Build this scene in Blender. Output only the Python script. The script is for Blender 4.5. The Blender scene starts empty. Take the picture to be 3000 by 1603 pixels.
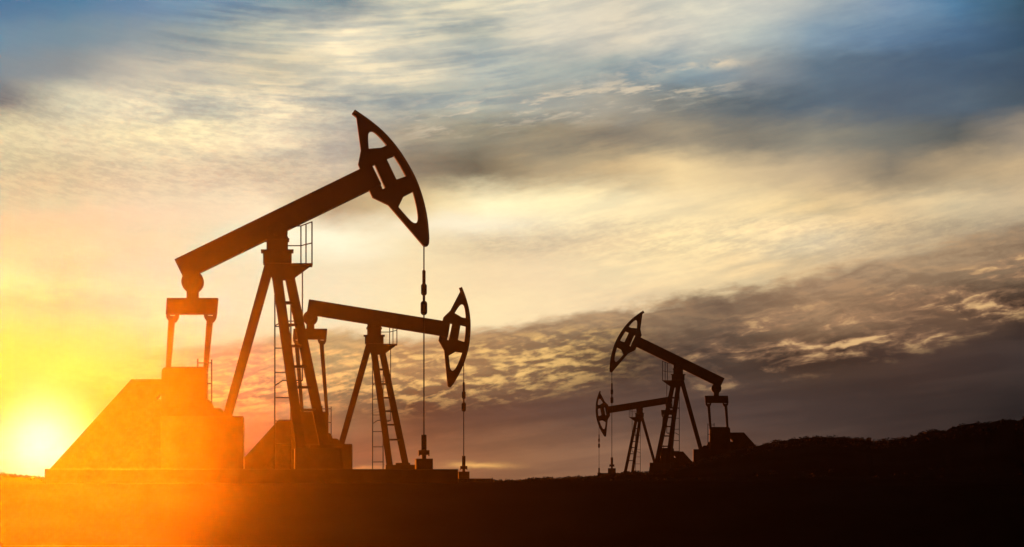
import bpy, bmesh, math, random
from mathutils import Vector, Matrix, noise as mnoise
from mathutils.geometry import tessellate_polygon

S = bpy.context.scene
COL = S.collection
rad = math.radians
EYE = 1.6
F = 5597.0            # focal length in the survey units used for all bearings below
HZ = 1409.0           # eye-level line in the same units

# ------------------------------------------------------------------ camera
cd = bpy.data.cameras.new("camera")
cam = bpy.data.objects.new("camera", cd)
COL.objects.link(cam)
cam.location = (0, 0, EYE)
cam.rotation_euler = (rad(90), 0, 0)
cd.sensor_width = 36
cd.lens = 36 * F / 3000
cd.shift_y = (HZ - 801.5) / 3000
cd.clip_start = 0.1
cd.clip_end = 3000
S.camera = cam

S.view_settings.view_transform = 'Standard'
S.view_settings.look = 'None'
S.view_settings.gamma = 1
S.view_settings.exposure = 1.3      # exposed for the dim underside of the clouds
S.render.engine = 'CYCLES'
S.cycles.max_bounces = 4
S.cycles.volume_bounces = 0
S.cycles.use_denoising = True
S.cycles.light_sampling_threshold = 0

SUN_AZ = math.atan((122 - 1500) / F)
SUN_EL = math.atan((HZ - 1292) / math.hypot(F, 122 - 1500))

# ------------------------------------------------------------------ sun
sd = bpy.data.lights.new("sun", 'SUN')
sun = bpy.data.objects.new("sun", sd)
COL.objects.link(sun)
to_sun = Vector((math.sin(SUN_AZ) * math.cos(SUN_EL), math.cos(SUN_AZ) * math.cos(SUN_EL), math.sin(SUN_EL)))
sun.rotation_euler = to_sun.to_track_quat('Z', 'Y').to_euler()
sun.location = to_sun * 40
sd.energy = 5.0
sd.color = (1.0, 0.17, 0.002)
sd.angle = rad(10)
sd.use_shadow = False        # the veil of air glows evenly round the sun, in front of the machines too
sd.cycles.use_multiple_importance_sampling = False
HAZE_DENSITY = 0.000096

# ------------------------------------------------------------------ sky (world): small node language
W = bpy.data.worlds.new("World")
S.world = W
W.use_nodes = True
W.cycles.sampling_method = 'NONE'
NT = W.node_tree
NT.nodes.clear()

def lin(c):
    return tuple(((x / 255) / 12.92 if x / 255 <= .04045 else ((x / 255 + .055) / 1.055) ** 2.4) for x in c)

class N:
    def __init__(s, sock): s.k = sock
    def __add__(a, b): return M('ADD', a, b)
    def __radd__(a, b): return M('ADD', b, a)
    def __sub__(a, b): return M('SUBTRACT', a, b)
    def __rsub__(a, b): return M('SUBTRACT', b, a)
    def __mul__(a, b): return M('MULTIPLY', a, b)
    def __rmul__(a, b): return M('MULTIPLY', b, a)
    def __truediv__(a, b): return M('DIVIDE', a, b)
    def __neg__(a): return M('MULTIPLY', a, -1.0)

def put(sock, v):
    if isinstance(v, N): NT.links.new(v.k, sock)
    else:
        try: sock.default_value = v
        except Exception: sock.default_value = tuple(v) + (1,)

def M(op, *a, clamp=False):
    n = NT.nodes.new('ShaderNodeMath'); n.operation = op; n.use_clamp = clamp
    for i, v in enumerate(a): put(n.inputs[i], v)
    return N(n.outputs[0])

def smooth(x, a, b):
    n = NT.nodes.new('ShaderNodeMapRange'); n.interpolation_type = 'SMOOTHSTEP'; n.clamp = True
    put(n.inputs[0], x); put(n.inputs[1], a); put(n.inputs[2], b); n.inputs[3].default_value = 0; n.inputs[4].default_value = 1
    return N(n.outputs[0])

def linr(x, a, b, c=0.0, d=1.0):
    n = NT.nodes.new('ShaderNodeMapRange'); n.clamp = True
    put(n.inputs[0], x)
    for i, v in enumerate((a, b, c, d)): n.inputs[i + 1].default_value = v
    return N(n.outputs[0])

def xyz(x, y, z=0.0):
    n = NT.nodes.new('ShaderNodeCombineXYZ')
    put(n.inputs[0], x); put(n.inputs[1], y); put(n.inputs[2], z)
    return N(n.outputs[0])

def nz(vec, scale=1.0, detail=4.0, rough=.5, dist=0.0):
    n = NT.nodes.new('ShaderNodeTexNoise'); n.noise_dimensions = '3D'
    NT.links.new(vec.k, n.inputs['Vector'])
    n.inputs['Scale'].default_value = scale; n.inputs['Detail'].default_value = detail
    n.inputs['Roughness'].default_value = rough; n.inputs['Distortion'].default_value = dist
    return N(n.outputs[0])

def mix(f, a, b, mode='MIX'):
    n = NT.nodes.new('ShaderNodeMix'); n.data_type = 'RGBA'; n.blend_type = mode; n.clamp_result = False
    put(n.inputs[0], f); put(n.inputs[6], a if isinstance(a, N) else tuple(a) + (1,)); put(n.inputs[7], b if isinstance(b, N) else tuple(b) + (1,))
    return N(n.outputs[2])

def ramp(x, stops, interp='LINEAR'):
    n = NT.nodes.new('ShaderNodeValToRGB'); cr = n.color_ramp; cr.interpolation = interp
    while len(cr.elements) < len(stops): cr.elements.new(.5)
    for e, (p, c) in zip(cr.elements, stops): e.position = p; e.color = tuple(c) + (1,)
    put(n.inputs[0], x)
    return N(n.outputs[0])

def curve(x, pts):            # scalar curve through (u, value) points, value range 0..20
    r = ramp(x * (1 / 30), [(u / 30, (v / 20,) * 3) for u, v in pts])
    n = NT.nodes.new('ShaderNodeRGBToBW'); NT.links.new(r.k, n.inputs[0])
    return N(n.outputs[0]) * 20.0

def scale_col(c, f):
    n = NT.nodes.new('ShaderNodeVectorMath'); n.operation = 'SCALE'
    NT.links.new(c.k, n.inputs[0]); put(n.inputs['Scale'], f)
    return N(n.outputs[0])

tc = NT.nodes.new('ShaderNodeTexCoord')
sp = NT.nodes.new('ShaderNodeSeparateXYZ'); NT.links.new(tc.outputs['Generated'], sp.inputs[0])
dx, dy, dz = (N(o) for o in sp.outputs)
fwd = M('MAXIMUM', dy, .45)
u = 15.0 + (dx / fwd) * (F / 100)             # bearing over the western sky
v = HZ / 100 - (dz / fwd) * (F / 100)         # height above the horizon, growing downwards

GRID_V = [0, 1, 2, 3, 4, 5, 6, 7, 8, 9, 10.5]
GA = [
 [(0.06843,0.1922,0.3333),(0.08362,0.217,0.349),(0.1344,0.254,0.387),(0.2051,0.3333,0.4455),(0.1968,0.2843,0.3519),(0.1864,0.2606,0.308),(0.6337,0.6081,0.4821),(0.6541,0.626,0.5011),(0.7684,0.7045,0.5461),(0.6275,0.5862,0.4841),(0.7409,0.6987,0.5577),(0.6729,0.6544,0.5576),(0.3437,0.4064,0.4389),(0.1997,0.3008,0.4235),(0.09198,0.2128,0.3553),(0.04249,0.09588,0.1519)],
 [(0.1405,0.2703,0.3622),(0.1617,0.2736,0.3389),(0.2469,0.3226,0.3531),(0.2805,0.3382,0.3429),(0.5126,0.5196,0.4295),(0.8609,0.7679,0.5639),(0.5452,0.5427,0.4588),(0.4011,0.434,0.3998),(0.7218,0.6684,0.5396),(0.6854,0.6267,0.505),(0.6649,0.6332,0.5324),(0.5205,0.5569,0.5061),(0.2438,0.34,0.4175),(0.1469,0.2393,0.3551),(0.08733,0.1657,0.2705),(0.04773,0.09389,0.1493)],
 [(0.1854,0.2738,0.315),(0.2357,0.2896,0.2989),(0.4582,0.4519,0.3856),(0.576,0.5409,0.4279),(0.5398,0.5015,0.3841),(0.8261,0.7345,0.5329),(0.7094,0.6506,0.5007),(0.4726,0.5085,0.4629),(0.4233,0.4588,0.416),(0.3084,0.3682,0.3696),(0.2818,0.3681,0.404),(0.271,0.2955,0.3086),(0.1243,0.1793,0.2347),(0.09294,0.1417,0.2056),(0.07029,0.1147,0.1748),(0.05235,0.08686,0.1337)],
 [(0.1604,0.199,0.2018),(0.6507,0.6395,0.4577),(0.8567,0.7708,0.5327),(0.6677,0.6308,0.4757),(0.8297,0.7289,0.5256),(0.4668,0.4719,0.4113),(0.3663,0.4026,0.3758),(0.3978,0.4335,0.3935),(0.3919,0.4013,0.3525),(0.4082,0.3787,0.3083),(0.1901,0.2041,0.1955),(0.102,0.1351,0.1617),(0.1122,0.1538,0.1955),(0.09313,0.1276,0.171),(0.09696,0.1362,0.1796),(0.06997,0.09928,0.1269)],
 [(0.7127,0.6778,0.4138),(0.7171,0.6633,0.4302),(0.8143,0.7414,0.4632),(0.9369,0.8301,0.5213),(0.8595,0.7398,0.5126),(0.5346,0.4729,0.3797),(0.3831,0.3397,0.253),(0.2746,0.2571,0.1918),(0.2672,0.2348,0.1706),(0.2555,0.2157,0.1611),(0.331,0.2799,0.2015),(0.2242,0.2041,0.1632),(0.2864,0.2607,0.2026),(0.1737,0.1772,0.1591),(0.1072,0.1136,0.1097),(0.3603,0.29,0.2142)],
 [(0.5068,0.5599,0.3593),(0.5245,0.536,0.3504),(0.6588,0.6116,0.4097),(0.6966,0.5901,0.4073),(0.6291,0.5298,0.3693),(0.6254,0.5322,0.3925),(0.2571,0.2148,0.1507),(0.1546,0.1328,0.0924),(0.4929,0.3785,0.2226),(0.6068,0.4518,0.2504),(0.8587,0.6553,0.3527),(0.659,0.5056,0.2957),(0.5623,0.4277,0.2623),(0.268,0.2165,0.1518),(0.4685,0.3473,0.2066),(0.5638,0.416,0.2414)],
 [(0.3754,0.5622,0.366),(0.4353,0.5885,0.3878),(0.6115,0.6394,0.4482),(0.747,0.6885,0.4718),(0.8982,0.7649,0.5132),(0.4249,0.324,0.1882),(0.715,0.5482,0.272),(1.143,0.9793,0.5905),(1.079,0.9205,0.5411),(1.035,0.8497,0.5014),(0.8925,0.7122,0.4169),(0.8993,0.6934,0.3795),(0.7521,0.5608,0.3011),(0.7253,0.5474,0.3152),(0.7069,0.5608,0.3404),(0.6,0.4674,0.296)],
 [(0.3561,0.5332,0.3298),(0.3556,0.5538,0.371),(0.3785,0.5983,0.4145),(0.6258,0.6986,0.4766),(0.8435,0.8749,0.6335),(0.9972,0.9566,0.6915),(0.8813,0.7457,0.4607),(0.7472,0.6065,0.377),(0.7398,0.5922,0.3767),(0.8331,0.6593,0.3968),(0.9903,0.7797,0.4326),(0.9218,0.7201,0.4193),(0.9061,0.7042,0.4288),(0.7054,0.5214,0.3021),(0.4978,0.3752,0.2345),(0.3622,0.2826,0.1944)],
 [(0.3684,0.477,0.3479),(0.3082,0.3595,0.3291),(0.3527,0.5273,0.4247),(0.3807,0.6748,0.4828),(0.6954,0.7335,0.5045),(0.833,0.7592,0.5073),(0.9164,0.7523,0.4472),(0.9081,0.7147,0.427),(0.9205,0.7159,0.4351),(0.9557,0.7543,0.4367),(0.9769,0.753,0.4189),(0.8605,0.6424,0.3563),(0.6641,0.4835,0.2703),(0.5264,0.375,0.2268),(0.4391,0.3266,0.2013),(0.3137,0.2415,0.1617)],
 [(0.2796,0.2006,0.239),(0.2935,0.1569,0.2768),(0.3551,0.3804,0.3852),(0.3978,0.6404,0.4865),(0.6526,0.7416,0.4966),(0.8273,0.7679,0.5055),(0.9438,0.7928,0.4539),(0.9774,0.7843,0.4548),(0.9696,0.7547,0.4448),(0.8835,0.6754,0.4068),(0.8066,0.6075,0.3464),(0.7331,0.5433,0.3046),(0.628,0.4546,0.2661),(0.4659,0.3265,0.1944),(0.3601,0.2612,0.1619),(0.2656,0.2044,0.1355)],
 [(0.3733,0.1845,0.1046),(0.3733,0.1826,0.1253),(0.3699,0.1826,0.193),(0.3633,0.3747,0.2996),(0.4846,0.6425,0.3739),(0.7257,0.6801,0.4013),(0.8206,0.6848,0.4016),(0.8216,0.6702,0.4018),(0.7984,0.6384,0.3761),(0.7307,0.5732,0.3512),(0.6281,0.4996,0.3136),(0.5977,0.454,0.2872),(0.505,0.3898,0.262),(0.3941,0.2858,0.2013),(0.2987,0.2296,0.1681),(0.2368,0.1865,0.1439)],
]
GRID_W = [6, 7.5, 9, 10.5, 12, 13.5]
GB = [
 [(0.4671,0.6674,0.3482),(0.5957,0.6865,0.3494),(0.6889,0.5431,0.2613),(0.7118,0.5001,0.2617),(0.6181,0.4209,0.2082),(0.5602,0.3668,0.2084),(0.5006,0.3441,0.2084),(0.5056,0.345,0.2085),(0.4786,0.3314,0.2013),(0.4626,0.3223,0.1943),(0.3526,0.2702,0.181)],
 [(0.3633,0.549,0.2991),(0.3633,0.5606,0.3002),(0.424,0.4946,0.221),(0.6262,0.4593,0.2225),(0.5591,0.3604,0.1911),(0.5223,0.3412,0.1911),(0.4671,0.3196,0.1911),(0.4448,0.2983,0.1809),(0.3784,0.2566,0.1588),(0.4391,0.2995,0.1744),(0.2901,0.1927,0.116)],
 [(0.3699,0.2425,0.1761),(0.3699,0.2521,0.2126),(0.3374,0.3818,0.2193),(0.4917,0.3878,0.1868),(0.5088,0.3321,0.1742),(0.4665,0.3161,0.1744),(0.4021,0.2664,0.1496),(0.1804,0.1206,0.07798),(0.3709,0.2263,0.1239),(0.1973,0.1158,0.06828),(0.04709,0.02862,0.02016)],
 [(0.3733,0.1826,0.0969),(0.3733,0.1789,0.1261),(0.347,0.19,0.166),(0.3583,0.3279,0.1569),(0.4654,0.276,0.1206),(0.2902,0.1783,0.08802),(0.05261,0.03695,0.02661),(0.06769,0.05014,0.03854),(0.05702,0.03452,0.02261),(0.06211,0.038,0.0296),(0.04646,0.03382,0.03006)],
 [(0.1368,0.0726,0.04518),(0.14,0.0729,0.06336),(0.1689,0.07324,0.08144),(0.1705,0.1615,0.0917),(0.08197,0.04865,0.0309),(0.09909,0.0572,0.04077),(0.09757,0.06347,0.04783),(0.07405,0.05047,0.04258),(0.06062,0.0419,0.03528),(0.03895,0.02797,0.02473),(0.0226,0.01891,0.01809)],
 [(0.2649,0.1667,0.2006),(0.2122,0.1194,0.1378),(0.1104,0.03164,0.03848),(0.1114,0.07369,0.05169),(0.2812,0.1278,0.06041),(0.2421,0.1229,0.06303),(0.2346,0.1273,0.07651),(0.121,0.0663,0.04512),(0.0779,0.04989,0.03803),(0.05282,0.03452,0.02929),(0.02858,0.02104,0.01829)],
]
def field(uu, vv, rows, grid):
    cols = []
    for row in grid:
        cols.append(ramp(uu * (1 / 30), [(i / (len(row) - 1), c if isinstance(c[0], float) else lin(c)) for i, c in enumerate(row)]))
    out = cols[0]
    for i in range(1, len(cols)):
        out = mix(smooth(vv, rows[i - 1], rows[i]), out, cols[i])
    return out

def sdr(i):                                    # shear: streaks fan from the lower left
    m = M('MINIMUM', u, 16.0)
    return v - (m * .25 - m * m * .0147 - M('MAXIMUM', u - 16.0, 0.0) * .22)
st = sdr(0)
q = xyz(u * .30, st * 1.1, 1.7)
warp1 = nz(q, .9, 5, .55) - .5
warp2 = nz(xyz(u * .3, v * .8, 9.3), .8, 5, .55) - .5
warp3 = nz(xyz(u * 1.1, v * 2.6, 4.1), 1.0, 6, .6) - .5

upper = field(u + warp2 * 1.8, v + warp1 * .8 + warp3 * .45, GRID_V, GA)
# cirrus: combed wisps that leave the blue and trail down towards the sheet, plus long soft fibres
cq = v - (M('MINIMUM', u, 17.0) * .30 - M('MINIMUM', u, 17.0) * M('MINIMUM', u, 17.0) * .0150 - M('MAXIMUM', u - 17.0, 0.0) * .21)   # combing direction, falling to the right in the west
c_1 = nz(xyz(u * .42 + warp2 * .8, cq * 2.3 + warp1 * .8, 3.3), 1.1, 5, .48, .15)
c_2 = nz(xyz(u * .18 + warp2 * .4, st * 1.25 + warp1 * .7, 6.1), 1.1, 4, .5)
c_3 = nz(xyz(u * 1.0 + warp2, cq * 5.6 + warp1 * 1.2, 8.1), 1.0, 6, .6)
c_4 = nz(xyz(u * 1.7, v * 4.0, 2.1), 1.0, 7, .68)
patch = smooth(nz(xyz(u * .22, v * .5, 12.0), 1.0, 3, .5), .38, .60)
streak = smooth(c_1 * .50 + c_2 * .30 + c_3 * .12 + c_4 * .08, .39, .60)
high = smooth(u + v * 1.2, 4.0, 8.5) * (.25 + smooth(u, .5, 6) * .75) * (1.0 - smooth(v, 3.6, 6.2)) * (1.0 - smooth(u, 17, 23) * .55)
lowr = smooth(u, 14.5, 20) * smooth(v, 4.8, 6.0) * .75
smask = M('MINIMUM', high + lowr, 1.0) * (.40 + patch * .60) + .03
upper = mix(smask, upper, mix(streak, mix(1.0, upper, (.76, .81, .87), 'MULTIPLY'), mix(1.0, upper, (1.20, 1.15, 1.06), 'MULTIPLY')))
# combed filaments at the edge of the blue
c_w = nz(xyz(u * .27 + warp2 * .5, cq * 3.0 + warp1 * .55, 21.0), 1.0, 6, .50, .1)
c_v = nz(xyz(u * .5 + warp2 * .5, cq * 6.5 + warp1 * .9, 23.0), 1.0, 5, .55)
comb = smooth(u, 3.0, 6.5) * (1.0 - smooth(u, 13.5, 17.5)) * (1.0 - smooth(v, 2.6, 4.2))
fil = smooth(c_w * .62 + c_v * .26 + c_4 * .12, .43, .58)
upper = mix(comb * .6, upper, mix(fil, mix(1.0, upper, (.70, .78, .88), 'MULTIPLY'), mix(1.0, upper, (1.24, 1.17, 1.05), 'MULTIPLY')))
# fine ripple in the thicker sheet
rz_ = smooth(v, 2.2, 3.2) * (1.0 - smooth(v, 5.2, 6.4)) * (1.0 - smooth(u, 9, 13)) + smooth(u, 12, 14) * smooth(v, 6.2, 6.6) * (1.0 - smooth(v, 7.2, 7.8)) * .8 + .2
c_5 = nz(xyz(u * 3.4 + warp3, (st + cq) * 5.5, 31.0), 1.0, 6, .65)
rip = smooth(c_3 * .30 + c_4 * .35 + c_5 * .35, .42, .58)
upper = mix(rz_ * .8, upper, mix(rip, mix(1.0, upper, (.87, .87, .90), 'MULTIPLY'), mix(1.0, upper, (1.07, 1.065, 1.03), 'MULTIPLY')))
# broken lit tufts along the top of the grey bank and in the blue gaps
bank = smooth(u, 11, 13) * (1.0 - smooth(u, 19, 23)) * M('EXPONENT', M('POWER', (v - (5.2 - u * .135)) / .55, 2.0) * -1.0)
tuft = smooth(nz(xyz(u * .8 + warp2, (v + u * .17) * 3.6 + warp1, 5.5), 1.0, 7, .62), .50, .66)
upper = mix(bank * tuft * .75, upper, lin((226, 208, 178)))
gapz = smooth(u, 15, 18) * (1.0 - smooth(u, 20.5, 23)) * smooth(v, .3, 1.2) * (1.0 - smooth(v, 2.4, 3.4))
upper = mix(gapz * smooth(nz(xyz(u * .75, v * 2.4, 15.5), 1.0, 7, .6, .3), .52, .74) * .45, upper, lin((205, 200, 185)))

# lower deck with a ragged, self-shading altocumulus texture
edge = curve(u, [(0, 10.6), (3, 10.25), (6, 10.0), (9, 9.6), (12, 9.72), (15, 9.4), (18, 8.95), (21, 8.45), (24, 7.85), (27, 7.2), (30, 6.3)])
tilt = v + u * .12
def cum(ou, ov):
    return nz(xyz((u + ou) * 1.15 + warp2 * 1.2, (tilt + ov) * 3.4 + warp1 * 1.1, 2.2), 1.0, 6, .54, .2)
def cumb(ou, ov):
    return nz(xyz((u + ou) * .52 + warp2 * 1.4, (tilt + ov) * 1.5 + warp1 * 1.0, 5.2), 1.0, 7, .56, .25)
c0 = cum(0, 0); relief = c0 - cum(-.07, .07)
b0 = cumb(0, 0); reliefb = b0 - cumb(-.13, .14)
lower = field(u + warp2 * 2.2, v + warp1 * .8 + warp3 * .5, GRID_W, GB)
below = v - edge + (c0 - .5) * .8 + (b0 - .5) * .7 + warp3 * .4
deck = smooth(below, -.10, .42)
depth_in = v - edge
left = 1.0 - smooth(u, 15.0, 19.5)
tex = (1.0 - smooth(depth_in, 1.7, 3.2)) * smooth(u, 2, 7)
rl = relief * (left * .9 + .55 * (1.0 - left)) + reliefb * (1.0 - left) * .7
lower = mix(tex * smooth(rl, -.02, .12) * .5, lower, mix(1.0, lower, (1.42, 1.30, 1.16), 'MULTIPLY'))
lower = mix(tex * smooth(rl, .02, -.12) * .5, lower, mix(1.0, lower, (.70, .66, .67), 'MULTIPLY'))
lay = nz(xyz(u * .22 + warp2, tilt * 2.2 + warp1 * .6, 17.0), 1.0, 5, .5)
laym = smooth(depth_in, 1.4, 2.6)
lower = mix(laym * .8, lower, mix(smooth(lay, .36, .64), mix(1.0, lower, (.86, .85, .87), 'MULTIPLY'), mix(1.0, lower, (1.16, 1.13, 1.10), 'MULTIPLY')))
# golden puffs low in the west: rows of small rounded cloudlets
p0 = nz(xyz(u * 1.9 + warp2 * 1.5, (tilt) * 5.2 + warp1 * 1.2, 3.9), 1.0, 4, .5, .1)
gold_band = smooth(depth_in, .25, .8) * (1.0 - smooth(depth_in, 1.5, 2.7)) * smooth(u, 4.5, 8.5) * (1.0 - smooth(u, 15.5, 19.5))
gold = gold_band * smooth(p0 * .55 + b0 * .45 + relief * .7, .43, .66)
lower = mix(gold * .85, lower, lin((252, 204, 124)))
# amber breaks over the darker bank on the right
right_band = smooth(depth_in, .7, 1.5) * (1.0 - smooth(depth_in, 2.4, 3.4)) * smooth(u, 18.0, 23)
amber = right_band * smooth(b0 * .75 + p0 * .25 + reliefb * .5, .44, .66)
lower = mix(amber * .62, lower, lin((186, 140, 104)))
lower = mix(right_band * smooth(b0 * .8 + p0 * .2 + reliefb * .9, .56, .76) * .75, lower, lin((240, 196, 134)))
sky = mix(deck, upper, lower)
# small lit cloud on the horizon
def spot(cu, cv, ru, rv):
    a = (u - cu + warp3 * .8) / ru; b = (v - cv + warp3 * .3) / rv
    return M('EXPONENT', (a * a + b * b) * -1.0)
sky = mix(spot(14.0, 13.64, .8, .08) * .75, sky, lin((248, 190, 108)))
sky = mix(spot(10.6, 13.72, .7, .06) * .5, sky, lin((230, 160, 90)))
sky = mix(spot(21.0, 1.85, .75, .17) * smooth(warp3, -.12, .1), sky, lin((228, 210, 180)))
sky = mix(spot(18.6, 2.2, .8, .15) * smooth(warp3, -.12, .1) * .7, sky, lin((205, 195, 175)))
sky = mix(spot(13.4, 6.55, 2.6, .35) * .75, sky, lin((255, 244, 214)))

# glow of the sun itself
sx = (u - 1.22); sy = (v - 12.92)
rr = sx * sx + sy * sy
core = M('EXPONENT', rr * (-1 / 1.2))
sky = mix(1.0, sky, scale_col(mix(0.0, (1.0, .95, .70), (1, 1, 1)), core * .95), 'ADD')

# away from the sunset the sky is plain dusk
away = smooth(dy, .62, .2)
sky = mix(away, sky, (.016, .020, .030))
ground_side = smooth(dz, 0.0, -.03)
sky = mix(ground_side, sky, (.012, .009, .007))
bg = NT.nodes.new('ShaderNodeBackground'); NT.links.new(sky.k, bg.inputs[0]); bg.inputs[1].default_value = 0.406
wo = NT.nodes.new('ShaderNodeOutputWorld'); NT.links.new(bg.outputs[0], wo.inputs[0])

# ------------------------------------------------------------------ materials
def mat(name, base, rough, spec=.3, metallic=0.0, nscale=3.0, var=.35, bump=0.0, second=None):
    m = bpy.data.materials.new(name); m.use_nodes = True
    t = m.node_tree; b = t.nodes['Principled BSDF']
    c = t.nodes.new('ShaderNodeTexCoord'); n = t.nodes.new('ShaderNodeTexNoise')
    n.inputs['Scale'].default_value = nscale; n.inputs['Detail'].default_value = 8
    t.links.new(c.outputs['Object'], n.inputs['Vector'])
    r = t.nodes.new('ShaderNodeValToRGB')
    lo = tuple(x * (1 - var) for x in base); hi = second or tuple(x * (1 + var) for x in base)
    r.color_ramp.elements[0].position = .35; r.color_ramp.elements[1].position = .68
    r.color_ramp.elements[0].color = lo + (1,); r.color_ramp.elements[1].color = tuple(hi) + (1,)
    t.links.new(n.outputs[0], r.inputs[0]); t.links.new(r.outputs[0], b.inputs['Base Color'])
    b.inputs['Roughness'].default_value = rough; b.inputs['Metallic'].default_value = metallic
    b.inputs['Specular IOR Level'].default_value = spec
    if bump:
        bp = t.nodes.new('ShaderNodeBump'); bp.inputs['Strength'].default_value = bump; bp.inputs['Distance'].default_value = .02
        t.links.new(n.outputs[0], bp.inputs['Height']); t.links.new(bp.outputs[0], b.inputs['Normal'])
    return m

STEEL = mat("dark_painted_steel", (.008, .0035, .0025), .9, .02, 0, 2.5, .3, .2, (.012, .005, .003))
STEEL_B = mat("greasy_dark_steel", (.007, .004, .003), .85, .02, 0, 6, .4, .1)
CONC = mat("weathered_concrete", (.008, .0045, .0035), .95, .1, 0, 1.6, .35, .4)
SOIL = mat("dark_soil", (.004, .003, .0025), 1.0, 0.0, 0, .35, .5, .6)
SCRUB = mat("scrub_leaves", (.0015, .0017, .001), .9, .05, 0, 2.0, .4)

# ------------------------------------------------------------------ helpers
def link(name, me, m, parent=None):
    o = bpy.data.objects.new(name, me); COL.objects.link(o)
    if m: me.materials.append(m)
    if parent: o.parent = parent
    return o

def finish(bm, name, m, parent, bevel=0.0):
    bmesh.ops.recalc_face_normals(bm, faces=bm.faces)
    me = bpy.data.meshes.new(name); bm.to_mesh(me); bm.free()
    o = link(name, me, m, parent)
    if bevel:
        md = o.modifiers.new('bevel', 'BEVEL'); md.width = bevel; md.segments = 2; md.limit_method = 'ANGLE'
        md.angle_limit = rad(40)
    return o

def tag(o, label, cat, group=None):
    o['label'] = label; o['category'] = cat
    if group: o['group'] = group
    return o

class Site:
    """A vertical working plane square to the line of sight of its centre, at distance D."""
    def __init__(s, px, py, D):
        s.az = math.atan((px - 1500) / F)
        s.C = Vector(((px - 1500) / F * D, D, EYE + (HZ - py) / F * D))
        s.vh = Vector((math.sin(s.az), math.cos(s.az))); s.xh = Vector((math.cos(s.az), -math.sin(s.az)))
        s.c = s.C.xy.dot(s.vh)
    def loc(s, px, py, dy=0.0):
        tx = (px - 1500) / F; tz = (HZ - py) / F
        t = (s.c + dy) / (tx * s.vh.x + s.vh.y)
        P = Vector((tx * t, t))
        return Vector(((P - s.C.xy).dot(s.xh), dy, EYE + tz * t - s.C.z))

def prism(bm, pts, y0, y1, holes=()):
    """pts / holes: lists of (x, z). Solid between depths y0 and y1."""
    loops = [list(pts)] + [list(h) for h in holes]
    flat = [p for l in loops for p in l]
    tris = tessellate_polygon([[Vector((p[0], p[1], 0)) for p in l] for l in loops])
    a = [bm.verts.new((p[0], y0, p[1])) for p in flat]
    b = [bm.verts.new((p[0], y1, p[1])) for p in flat]
    for t in tris:
        try: bm.faces.new([a[i] for i in t]); bm.faces.new([b[i] for i in reversed(t)])
        except ValueError: pass
    k = 0
    for l in loops:
        n = len(l)
        for i in range(n):
            j = (i + 1) % n
            bm.faces.new((a[k + i], a[k + j], b[k + j], b[k + i]))
        k += n

def tube(bm, p, q, r, seg=10, r2=None):
    p = Vector(p); q = Vector(q); d = (q - p)
    if d.length < 1e-6: return
    z = d.normalized(); x = z.orthogonal().normalized(); y = z.cross(x)
    r2 = r if r2 is None else r2
    A = []; B = []
    for i in range(seg):
        w = 2 * math.pi * i / seg; e = x * math.cos(w) + y * math.sin(w)
        A.append(bm.verts.new(p + e * r)); B.append(bm.verts.new(q + e * r2))
    for i in range(seg):
        j = (i + 1) % seg
        bm.faces.new((A[i], A[j], B[j], B[i]))
    bm.faces.new(A[::-1]); bm.faces.new(B)

def lathe(bm, prof, c, seg=20):
    """prof: list of (z, r) from top to bottom about the vertical axis through c."""
    rings = []
    for z, r in prof:
        rings.append([bm.verts.new((c[0] + r * math.cos(2 * math.pi * i / seg), c[1] + r * math.sin(2 * math.pi * i / seg), z)) for i in range(seg)])
    for A, B in zip(rings, rings[1:]):
        for i in range(seg):
            j = (i + 1) % seg
            bm.faces.new((A[i], A[j], B[j], B[i]))
    bm.faces.new(rings[0]); bm.faces.new(rings[-1][::-1])

def disc(bm, c, r, y0, y1, seg=40):
    prism(bm, [(c[0] + r * math.cos(2 * math.pi * i / seg), c[1] + r * math.sin(2 * math.pi * i / seg)) for i in range(seg)], y0, y1)

def smoothloop(pts, it=2):
    """Chaikin corner cutting, for the rounded cut-outs and the curved face."""
    for _ in range(it):
        out = []
        n = len(pts)
        for i in range(n):
            p, q = pts[i], pts[(i + 1) % n]
            if p[2:] and q[2:]: out.append(p); continue
            if p[2:]: out.append(p); out.append((p[0] * .25 + q[0] * .75, p[1] * .25 + q[1] * .75)) if not q[2:] else None
            elif q[2:]: out.append((p[0] * .75 + q[0] * .25, p[1] * .75 + q[1] * .25))
            else:
                out.append((p[0] * .75 + q[0] * .25, p[1] * .75 + q[1] * .25)); out.append((p[0] * .25 + q[0] * .75, p[1] * .25 + q[1] * .75))
        pts = out
    return [(p[0], p[1]) for p in pts]

K = 1  # marks a corner that stays sharp
HEAD = [(1031,334,K),(1039.5,323.4,K),(1063.6,339.5),(1090,358.5),(1120,383.6),(1147,412),(1174,447),(1197,484),(1217,521),(1232.5,561),(1244,601),
        (1252.6,644.5),(1256,684.6),(1257.5,712),(1254,721),(1246,723),(1240,721,K),(1137,601,K),(1091,579,K),(1082,559.5,K),(1055,497,K),(1049,481.6,K),(1057,440.5,K),(1044,344.5,K)]
HOLES = [
 [(1080,437.5,K),(1078,410),(1079,390),(1086,384),(1096,387),(1114,404),(1133,427,K),(1117,434.5,K)],
 [(1090,486.6,K),(1097.7,483.6,K),(1128,552,K),(1120.5,555.5,K)],
 [(1132,466.6,K),(1154,458,K),(1171,484.5,K),(1189,518,K),(1161,527.4,K)],
 [(1167,608,K),(1182,576,K),(1209,562.5,K),(1216,588),(1221.5,612),(1225,640),(1221,655),(1211,655),(1199,645)],
]

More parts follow.
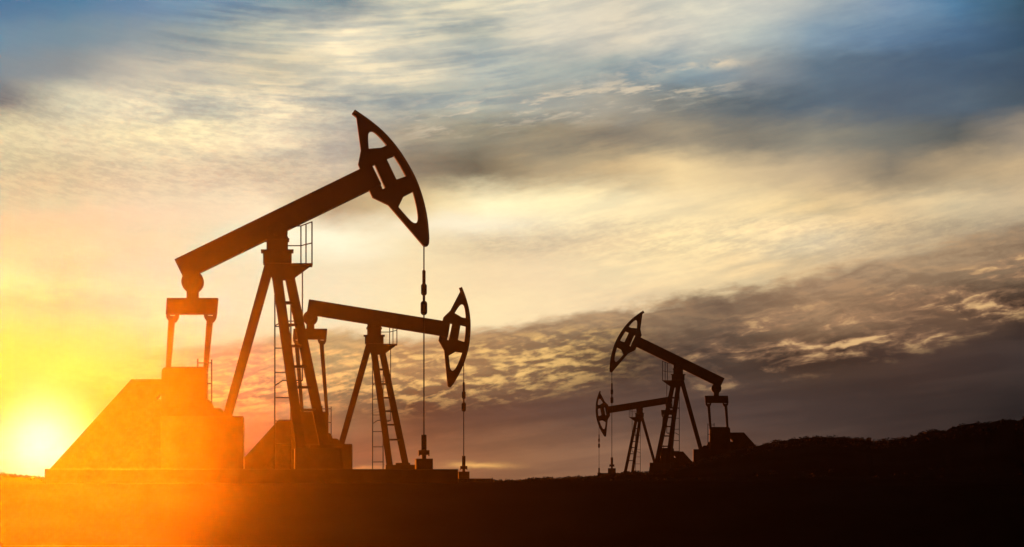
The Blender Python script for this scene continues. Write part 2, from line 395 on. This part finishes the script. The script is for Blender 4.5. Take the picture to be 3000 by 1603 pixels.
def pumpjack(D, cx, y0, s, mir, swing, rod_x, rod_shift, names):
    """D metres away; (cx, y0): bearing of the post and of the slab top; s: apparent scale; swing: beam angle from the first unit's."""
    def img(X, Y): return (cx + mir * s * (X - 812), y0 - s * (1375 - Y))
    site = Site(cx, y0, D)
    def L(X, Y, dy=0.0): return site.loc(*img(X, Y), dy)
    def P(X, Y, dy=0.0):
        w = L(X, Y, dy); return (w.x, w.z)
    ca, sa = math.cos(rad(swing)), math.sin(rad(swing))
    def R(X, Y):
        a, b = X - 812, Y - 683
        return (812 + a * ca - b * sa, 683 + a * sa + b * ca)
    def RP(X, Y, dy=0.0): return P(*R(X, Y), dy)
    m = s * D / F                 # metres per survey unit at this site
    T = lambda k: k * m * 93.28   # scales depths given in metres of the nearest unit
    root = bpy.data.objects.new("pumpjack", None); COL.objects.link(root)
    root.location = site.C; root.rotation_euler = (0, 0, -site.az)
    root.empty_display_size = .5
    tag(root, names[0], "pumpjack", "pumpjacks standing on concrete slabs")
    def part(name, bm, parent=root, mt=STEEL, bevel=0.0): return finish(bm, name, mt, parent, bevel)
    def sub(bm, pts, a, b, holes=(), f=P):
        a = T(a); b = T(b); prism(bm, [f(x, y, (a + b) / 2) for x, y in pts], a, b, [[f(x, y, (a + b) / 2) for x, y in h] for h in holes])
    def cyl(bm, c, r, a, b, f=P): disc(bm, f(c[0], c[1], 0), r * m, T(a), T(b))
    def bar(bm, p, q, r, dy=0.0, dy2=None):
        tube(bm, L(p[0], p[1], T(dy)), L(q[0], q[1], T(dy if dy2 is None else dy2)), r * 1.15 * m)

    # walking beam: web, two flanges, stiffeners, end plate
    ux, uy = .899, -.438; nx, ny = .438, .899
    tl = (511.6, 761.4); Wd = 67.5; Ln = 640
    def B(sv, nv): return (tl[0] + ux * sv + nx * nv, tl[1] + uy * sv + ny * nv)
    def rect(s0, s1, n0, n1): return [B(s0, n0), B(s1, n0), B(s1, n1), B(s0, n1)]
    bm = bmesh.new()
    sub(bm, rect(0, Ln, 0, Wd), -.17, .17, f=RP)
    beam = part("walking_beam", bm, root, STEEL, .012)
    # head
    bm = bmesh.new()
    sub(bm, smoothloop(HEAD), -.11, .11, [smoothloop(h) for h in HOLES], f=RP)
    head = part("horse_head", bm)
    # curved wear plate along the arc, slightly broader than the cheek plates
    arc = [p for p in smoothloop(HEAD)]
    i0 = min(range(len(arc)), key=lambda i: abs(arc[i][0] - 1039.5) + abs(arc[i][1] - 323.4)); i1 = min(range(len(arc)), key=lambda i: abs(arc[i][0] - 1257) + abs(arc[i][1] - 705))
    arc = arc[i0:i1]
    inner = [(x - 4.5 * .8, y + 3.5) for x, y in arc][::-1]
    bm = bmesh.new(); sub(bm, [(x + .4, y) for x, y in arc] + inner, -.122, .122, f=RP); part("arc_plate", bm, head, STEEL_B)
    # tail bearing
    bm = bmesh.new()
    tb = R(564.6, 826.4)
    cyl(bm, tb, 32.2, -.20, .20); cyl(bm, tb, 12, -.26, .26)
    part("tail_bearing", bm, root, STEEL_B, .008)
    ox, oy = tb[0] - 564.6, tb[1] - 826.4
    O = lambda pts: [(x + ox, y + oy) for x, y in pts]
    # equalizer with neck and the two hooks
    bm = bmesh.new()
    sub(bm, O([(489.4,874.3),(547.2,874.3),(547.2,846),(582,846),(582,874.3),(639.8,874.3),(636,921.6),(486,921.6)]), -.17, .17)
    eq = part("equalizer", bm, root, STEEL, .006)
    for hx in (505.6, 616.2):
        bm = bmesh.new()
        hook = [(hx-18.6,921.6,K),(hx-18.4,930),(hx-14,938),(hx-6,945),(hx+9,946),(hx+15,938),(hx+19,930),(hx+19,921.6,K)]
        hole = [(hx-8.2,922.6),(hx+9,922.6),(hx+7,926.4),(hx-6.5,925.6)]
        sub(bm, O(smoothloop(hook)), -.10, .10, [O(hole)])
        bm2 = part("hook", bm, eq)
    # pitman arms: from the hooks to the cranks inside the housing
    for top, bot in (((503, 940), (492, 1092)), ((614.5, 940), (602, 1092))):
        bm = bmesh.new()
        tx_, ty_ = top[0] + ox, top[1] + oy
        sub(bm, [(tx_-9.4, ty_), (tx_+9.4, ty_), (bot[0]+7.2, bot[1]), (bot[0]-7.2, bot[1])], -.07, .07)
        part("pitman_arm", bm, root, STEEL, .004)
    # saddle bearing on the post
    bm = bmesh.new(); cyl(bm, (812, 683), 30.5, -.24, .24); cyl(bm, (812, 683), 11, -.30, .30)
    part("saddle_bearing", bm, root, STEEL_B, .008)
    # samson post head
    bm = bmesh.new()
    sub(bm, [(781,706),(843.6,706),(843.6,735),(781,735)], -.30, .30)
    sub(bm, [(786,686),(838,686),(846,702),(778,702)], -.22, .22)
    sub(bm, [(777,702),(847.5,702),(847.5,706),(777,706)], -.34, .34)
    sub(bm, [(764.6,735),(860,735),(860,738.6),(764.6,738.6)], -.40, .40)
    sub(bm, [(771,738.6),(854.3,738.6),(854.3,773.4),(771,773.4)], -.36, .36)
    for bx in (769, 855): 
        for by in (-.34, .34): bar(bm, (bx, 733.5), (bx, 740.5), 1.6, by)
    part("post_head", bm)
    bm = bmesh.new()
    sub(bm, [(776.5,773.6),(855.4,773.6),(864,814.4),(865.5,821.8),(797.5,821.8),(796.5,814.8)], -.30, -.24)
    sub(bm, [(776.5,773.6),(855.4,773.6),(864,814.4),(865.5,821.8),(797.5,821.8),(796.5,814.8)], .24, .30)
    part("gusset_plate", bm)
    # legs
    def leg(p0, p1, w0, w1, d0, d1):
        bm = bmesh.new()
        th = T(.13)
        a = [L(p0[0]-w0, p0[1], T(d0)), L(p0[0]+w0, p0[1], T(d0)), L(p1[0]+w1, p1[1], T(d1)), L(p1[0]-w1, p1[1], T(d1))]
        fr = [bm.verts.new(w + Vector((0, -th, 0))) for w in a]; bk = [bm.verts.new(w + Vector((0, th, 0))) for w in a]
        bm.faces.new(fr); bm.faces.new(bk[::-1])
        for i in range(4): bm.faces.new((fr[i], fr[(i+1)%4], bk[(i+1)%4], bk[i]))
        return part("post_leg", bm, root, STEEL, .006)
    leg((790.5, 773.4), (665.5, 1222), 14.8, 13.8, 0.0, 0.0)
    leg((806.5, 773.4), (881.5, 1314.5), 15.3, 14.5, -.1, -.95)
    leg((840.5, 773.4), (951.0, 1305), 14.8, 15.3, .1, .95)
    for yb in (888.5, 952, 1014, 1074, 1135, 1201.5):
        k = (yb - 773.4) / 540
        xa = 806.5 + 75 * k; xb = 840.5 + 110.5 * (yb - 773.4) / 531.6
        bm = bmesh.new()
        da, db = -.1 - .85 * k, .1 + .85 * k
        A = [L(xa, yb - 4, T(da)), L(xa, yb + 4, T(da)), L(xb, yb + 4, T(db)), L(xb, yb - 4, T(db))]
        f1 = [bm.verts.new(w + Vector((0, -.03, 0))) for w in A]; f2 = [bm.verts.new(w + Vector((0, .03, 0))) for w in A]
        bm.faces.new(f1); bm.faces.new(f2[::-1])
        for i in range(4): bm.faces.new((f1[i], f1[(i+1)%4], f2[(i+1)%4], f2[i]))
        part("cross_bar", bm)
    bm = bmesh.new()
    sub(bm, [(863,1314.5),(993,1314.5),(1001.5,1375),(863,1375)], -1.25, 1.25)
    part("foot_block", bm, root, CONC, .01)
    bm = bmesh.new(); sub(bm, [(908,1305),(973,1305),(973,1314.4),(908,1314.4)], .6, 1.2); part("foot_pad", bm)
    # service platform with its railing
    bm = bmesh.new()
    sub(bm, [(855.4,775.6),(915.6,775.6),(915.6,778.5),(855.4,778.5)], -.45, .45)
    for d in (-.42, .36): sub(bm, [(855.6,778.5),(913,778.5),(864,814.4)], d, d + .05)
    pf = part("platform", bm)
    bm = bmesh.new()
    for d in (-.43, .43):
        bar(bm, (881.6,662), (881.6,776), 1.7, d); bar(bm, (914,650), (914,776), 1.8, d)
        bar(bm, (845,664), (881.6,662), 1.5, d); bar(bm, (881.6,662), (914,650), 1.5, d)
        bar(bm, (843,720), (881.6,720), 1.5, d); bar(bm, (881.6,720), (914,712), 1.5, d)
    bar(bm, (896.5,657), (896.5,776), 1.7, 0); bar(bm, (914,650), (914,650.1), 1.5, -.43, .43); bar(bm, (914,712), (914,712.1), 1.5, -.43, .43)
    part("railing", bm, pf)
    # ladder with its cage
    bm = bmesh.new()
    bar(bm, (805.2,864), (805.2,1375), 1.9, .55); bar(bm, (852.2,821), (852.2,1375), 1.9, .55)
    for yr in (884, 956.6, 1020, 1091, 1165, 1233.5, 1301): bar(bm, (805.2,yr), (852.2,yr), 1.5, .55)
    ld = part("ladder", bm)
    bm = bmesh.new()
    bar(bm, (886,779), (886,1116), 1.7, .9)
    for (ya, yb2) in ((955, 941), (1130, 1115)):
        bar(bm, (805.2,ya), (828,yb2), 1.6, .55, .9); bar(bm, (828,yb2), (886,yb2), 1.6, .9); bar(bm, (886,yb2), (852.2,ya), 1.6, .9, .55)
    part("cage", bm, ld)
    # crank housing, belt guard, skid
    bm = bmesh.new()
    hs = [(475.8,1222,K),(475.8,1096),(479,1083),(490,1077.9),(596,1077.9,K),(608,1092,K),(608,1222,K)]
    sub(bm, smoothloop(hs), -.62, .62)
    ch = part("crank_housing", bm, root, STEEL, .01)
    bm = bmesh.new()
    bump = [(608,1172.2,K),(614.4,1173),(622,1180),(627,1197,K),(643.5,1197),(650,1198.5),(656,1205),(659,1222,K),(608,1222,K)]
    sub(bm, smoothloop(bump), -.45, .45)
    part("gear_cover", bm, root, STEEL_B)
    bm = bmesh.new()
    bar(bm, (579.3,1051), (579.3,1078), 1.9, -.5); bar(bm, (579.3,1051), (579.3,1078), 1.9, .5)
    for d in (-.5, .5):
        bar(bm, (620,1053), (620,1185), 1.8, d * .8)
        bar(bm, (579.3,1063.4), (620,1063.4), 1.7, d, d * .8)
        bar(bm, (604,1123.6), (620,1123.6), 1.7, d * .8)
    bar(bm, (579.3,1063.4), (579.3,1063.5), 1.5, -.5, .5); bar(bm, (620,1063.4), (620,1063.5), 1.5, -.4, .4)
    part("guard_rail", bm)
    bm = bmesh.new()
    sub(bm, [(475.6,1112.8),(387,1112.8),(149.4,1374),(149.4,1375),(276,1375),(458,1172),(475.6,1152)], -.34, .34)
    part("belt_guard", bm, root, STEEL, .008)
    bm = bmesh.new()
    sub(bm, [(458,1172),(475.6,1172),(475.6,1222),(475.6,1375),(276.5,1375)], -.50, .50)
    part("motor_skid", bm, root, STEEL_B, .008)
    bm = bmesh.new()
    sub(bm, [(476,1222),(714.5,1222),(714.5,1374.6),(476,1374.6)], -.95, .95)
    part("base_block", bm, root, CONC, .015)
    # bridle, couplings and polished rod
    ytop = 715 if rod_shift == 0 else 838
    bm = bmesh.new()
    bar(bm, (rod_x, ytop), (rod_x, 1322), 1.75)
    pr = part("polished_rod", bm, root, STEEL_B)
    c = L(rod_x, 1000)
    def zz(Y): return L(rod_x, Y).z
    def sleeve(ya, yb, r, name):
        ya += rod_shift; yb += rod_shift
        e = min(r, (yb - ya) / 2) * .7
        prof = [(zz(ya), r * .45 * m), (zz(ya + e * .35), r * .8 * m), (zz(ya + e), r * m), (zz(yb - e), r * m), (zz(yb - e * .35), r * .8 * m), (zz(yb), r * .45 * m)]
        b = bmesh.new(); lathe(b, prof, c); part(name, b, pr, STEEL_B)
    sleeve(791, 836, 5.0, "hanger_sleeve"); sleeve(831, 866, 8.7, "coupling"); sleeve(860, 888, 3.8, "hanger_sleeve"); sleeve(882, 923, 9.9, "coupling")

    # wellhead: a thing of its own, fixed to the slab
    wp = L(rod_x, 1375)
    w = bpy.data.objects.new("wellhead", None); COL.objects.link(w)
    w.location = root.matrix_basis @ wp; w.rotation_euler = root.rotation_euler
    w.empty_display_size = .3
    tag(w, names[1], "wellhead", "wellheads under the pumpjack rods")
    def WL(X, Y):
        q_ = L(X, Y) - wp; return (q_.x, q_.z)
    def wsub(pts, a, b, nm, mt=STEEL_B, parent=w):
        b_ = bmesh.new(); prism(b_, [WL(rod_x + x, y) for x, y in pts], T(a), T(b)); return finish(b_, nm, mt, parent, .004)
    wsub([(-24.5,1344),(24.5,1344),(24.5,1375),(-24.5,1375)], -.26, .26, "casing_box", CONC)
    wsub([(-6.3,1333),(6.3,1333),(6.3,1343.9),(-6.3,1343.9)], -.07, .07, "casing_neck")
    wsub([(-15.8,1319.2),(15.8,1319.2),(15.8,1336.3),(12.6,1336.3),(12.6,1333),(-12.6,1333),(-12.6,1336.3),(-15.8,1336.3)], -.09, .09, "flange_tee")
    b_ = bmesh.new(); z1, z0 = WL(rod_x, 1274)[1], WL(rod_x, 1319.1)[1]
    lathe(b_, [(z1, 7.8 * m), (z0, 7.8 * m)], (0, 0)); finish(b_, "stuffing_box", STEEL_B, w)

    # slab
    b_ = bmesh.new()
    x0 = L(149, 1375).x; x1 = L(1328.5, 1375).x
    if x0 > x1: x0, x1 = x1, x0
    prism(b_, [(x0, 0), (x1, 0), (x1, -1.0), (x0, -1.0)], -T(1.6), T(1.6))
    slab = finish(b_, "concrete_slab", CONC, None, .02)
    slab.location = root.location - Vector((0, 0, .002)); slab.rotation_euler = root.rotation_euler
    tag(slab, names[2], "slab", "raised slabs under the pumpjacks")
    return root

pumpjack(72.0, 812, 1375, 1.0, 1, 0, 1242, 0,
  ("tallest pumpjack nearest the sun, its horse head raised high", "wellhead under the rod of the tallest pumpjack, beside its leg foot", "long dark slab carrying the tallest pumpjack, ending in a square step"))
pumpjack(86.0, 1096, 1402, .655, 1, 35.1, 1213, 153,
  ("mid-sized pumpjack behind the tallest one, beam tipped down to its head", "smaller wellhead in the bright gap just past the tallest pumpjack's slab", "low slab whose end shows past the tallest pumpjack's slab, under the second wellhead"))
pumpjack(101.0, 1987, 1386, .452, -1, 0, 1242, 0,
  ("larger pumpjack on the dark hillside, head raised toward the sun", "larger of the two small wellheads by the hillside pumpjacks", "slab of the larger hillside pumpjack, half hidden by the slope"))
pumpjack(111.0, 1874, 1401.5, .299, -1, 35.1, 1210, 153,
  ("smallest pumpjack, partly hidden behind the larger hillside one", "tiniest wellhead, at the foot of the smallest pumpjack's rod", "slab of the smallest pumpjack, sunk behind the ridge"))

# ------------------------------------------------------------------ terrain
RIDGE = [(-400,1360),(-200,1374),(0,1386),(30,1391),(55,1393),(100,1396),(118,1398.5),(131,1402),(138,1398),(146,1399.5),(149,1402),(170,1405),(400,1409),(1000,1411),(1329,1411),(1400,1410),
 (1432,1408),(1447,1410),(1486,1407),(1530,1406.6),(1563,1402.7),(1602,1399.2),(1628,1402),(1658,1400),(1680,1397.8),(1747,1395),(1820,1387),(1860,1382.5),(1900,1385),(1954,1377.6),
 (2003,1363.6),(2049,1349),(2085,1337.5),(2143,1321),(2182,1313),(2212,1307),(2262,1294),(2318,1286),(2349,1283),(2392,1279),(2448,1280),(2510,1284),(2538,1289),(2548,1287),(2557,1293),(2588,1289),
 (2629,1287),(2666,1279),(2703,1268),(2743,1259),(2771,1262),(2787,1251),(2821,1244),(2855,1238),(2886,1241),(2924,1231),(2961,1228),(2983,1231),(3000,1223),(3200,1195),(3500,1180)]
def ridge_px(X):
    if X <= RIDGE[0][0]: return RIDGE[0][1]
    for (a, ya), (b, yb) in zip(RIDGE, RIDGE[1:]):
        if X <= b: return ya + (yb - ya) * (X - a) / (b - a)
    return RIDGE[-1][1]
def sm(x, a, b):
    t = max(0, min(1, (x - a) / (b - a))); return t * t * (3 - 2 * t)
def ridge_r(az): return 80 + 9 * sm(az, 0.02, .12)
def fb(x, y, s, o=4): return mnoise.fractal(Vector((x * s, y * s, 3.1)), 1.0, 2.0, o)
AZF = math.atan(2000 / F)
def ridge_h(az):
    a = max(-AZF * .97, min(AZF, az))
    X = 1500 + F * math.tan(a)
    h = EYE + (HZ - ridge_px(X)) / F * ridge_r(a) * math.cos(a)
    k = sm(abs(az), AZF * .97, 1.1)
    return h * (1 - k) + k * (3.4 + 1.8 * math.sin(az * 3 + 1) + .5 * math.sin(az * 11))
def near_z(r):
    z = -1.0 * sm(r, 6, 36)
    return z + 2.5 * sm(r, 55.5, 68.5)
def height(x, y):
    r = math.hypot(x, y); az = math.atan2(x, y)
    rr = ridge_r(max(-AZF, min(AZF, az)))
    H = ridge_h(az)
    zn = near_z(r)
    z = zn + fb(x, y, .12) * .07 * sm(r, 4, 15) + fb(x, y, .9, 3) * .025
    if r > 69.5:
        t = min(1, (r - 69.5) / (rr - 69.5))
        z = 1.5 + (H - 1.5) * t ** 2.2 + fb(x, y, .5, 4) * .05 * (1 - t)
    if r > rr:
        z = H + (1.25 - H) * sm(r, rr, rr + 8) if az < AZF * 1.3 else H + (2.0 - H) * sm(r, rr, rr + 24)
        z += fb(x, y, .1) * .1 * sm(r, rr, rr + 5)
    return z
azs = []
a = -math.pi
while a < math.pi - 1e-6:
    azs.append(a)
    a += rad(.05) if -rad(19) < a < rad(20) else rad(2.0)
rs = [0.0, 2, 4, 7, 10, 14, 18, 22, 26, 30, 34, 38, 41, 44, 47, 50, 53, 56, 58, 60, 62, 64, 66, 67, 69, 71, 73, 75, 77, 79, 81]
ts = [83, 84.5, 86, 88, 90, 92, 95, 98, 101, 105, 110, 118, 130, 145, 170]
verts = []; faces = []
na = len(azs)
for ri, r in enumerate(rs + ts):
    for az in azs:
        rr = ridge_r(max(-AZF, min(AZF, az)))
        if r <= 67: R_ = r
        elif r <= 83: R_ = 67 + (r - 67) / 16 * (rr - 67)
        else: R_ = rr + (r - 83) / 87 * (125 - rr)
        R_ = max(R_, .001)
        x = R_ * math.sin(az); y = R_ * math.cos(az)
        if abs(r - 83) < 1e-6:
            z = ridge_h(az)
            if abs(az) < AZF:
                z += abs(mnoise.noise(Vector((az * 900, 0, 0)))) * .05 + abs(mnoise.noise(Vector((az * 350, 4, 0)))) * .05 - .04
        else: z = height(x, y)
        verts.append((x, y, z))
nr = len(rs + ts)
for i in range(nr - 1):
    for j in range(na):
        k = (j + 1) % na
        faces.append((i * na + j, i * na + k, (i + 1) * na + k, (i + 1) * na + j))
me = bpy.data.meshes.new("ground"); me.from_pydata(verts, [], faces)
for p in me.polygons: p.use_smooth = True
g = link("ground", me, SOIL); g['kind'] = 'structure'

# ------------------------------------------------------------------ scrub along the crest and over the ground
rng = random.Random(7)
def leafball(V, Fc, c, rx, rz, n, leaf):
    for _ in range(n):
        while True:
            d = Vector((rng.uniform(-1, 1), rng.uniform(-1, 1), rng.uniform(-.2, 1)))
            if .3 < d.length < 1: break
        p = Vector((c[0] + d.x * rx, c[1] + d.y * rx, c[2] + d.z * rz))
        e1 = Vector((rng.gauss(0, 1), rng.gauss(0, 1), rng.gauss(0, .8))).normalized() * leaf
        e2 = e1.orthogonal().normalized() * leaf * .5
        k = len(V)
        V.extend([p - e1, p + e2, p + e1, p - e2]); Fc.append((k, k + 1, k + 2, k + 3))
V = []; Fc = []
for _ in range(1500):
    az = rng.uniform(rad(-18), rad(18))
    right = sm(az, .10, .16)
    r = ridge_r(az) + rng.uniform(-2.2, .6)
    sz = rng.uniform(.05, .11) + right * rng.uniform(.0, .06)
    x, y = r * math.sin(az), r * math.cos(az)
    leafball(V, Fc, (x, y, height(x, y) - sz * .25), sz * 1.3, sz, 16, sz * .42)
for _ in range(500):
    az = rng.uniform(rad(-40), rad(40)); r = rng.uniform(76, 80) ** 1.0
    x, y = r * math.sin(az), r * math.cos(az)
    sz = rng.uniform(.04, .13)
    leafball(V, Fc, (x, y, height(x, y) - .02), sz * 1.4, sz, 9, sz * .6)
me = bpy.data.meshes.new("scrub"); me.from_pydata([tuple(w) for w in V], [], Fc)
o = link("scrub", me, SCRUB); o['kind'] = 'stuff'; o['label'] = 'low dark scrub and tufts covering the ground and its crest'

def bush(X, w, h, label):
    az = math.atan((X - 1500) / F); r = ridge_r(az)
    x, y = r * math.sin(az), r * math.cos(az); z = ridge_h(az)
    root = bpy.data.objects.new("bush", None); COL.objects.link(root); root.location = (x, y, z - .06)
    tag(root, label, "bush", "bushes standing up from the ridge")
    V = []; Fc = []
    for _ in range(5):
        leafball(V, Fc, (rng.uniform(-w * .4, w * .4), rng.uniform(-w * .4, w * .4), h * rng.uniform(.1, .45)), w * .5, h * .55, 90, .035)
    m_ = bpy.data.meshes.new("foliage"); m_.from_pydata([tuple(q_) for q_ in V], [], Fc); link("foliage", m_, SCRUB, root)
    b_ = bmesh.new()
    for k in range(3): tube(b_, (0, 0, -.1), (rng.uniform(-.1, .1), rng.uniform(-.1, .1), h * .6), .015, 6, .006)
    finish(b_, "stem", SCRUB, root)
bush(2546, .20, .16, "broad dark bush standing on the hill crest beside its notch")
bush(2588, .13, .13, "narrow dark bush just past the notch in the hill crest")

# ------------------------------------------------------------------ haze
bm = bmesh.new()
bmesh.ops.create_cube(bm, size=1)
me = bpy.data.meshes.new("haze"); bm.to_mesh(me); bm.free()
hz = link("haze", me, None)
zt, zb = 14.5, -3.0
hz.scale = (258, 258, zt - zb); hz.location = (0, 0, (zt + zb) / 2)
hz['kind'] = 'stuff'
hm = bpy.data.materials.new("haze_air"); hm.use_nodes = True
ht = hm.node_tree; ht.nodes.clear()
pv = ht.nodes.new('ShaderNodeVolumePrincipled'); mo = ht.nodes.new('ShaderNodeOutputMaterial')
pv.inputs['Color'].default_value = (.97, .95, .92, 1); pv.inputs['Density'].default_value = HAZE_DENSITY
pv.inputs['Anisotropy'].default_value = 0.975
ht.links.new(pv.outputs[0], mo.inputs['Volume'])
me.materials.append(hm)
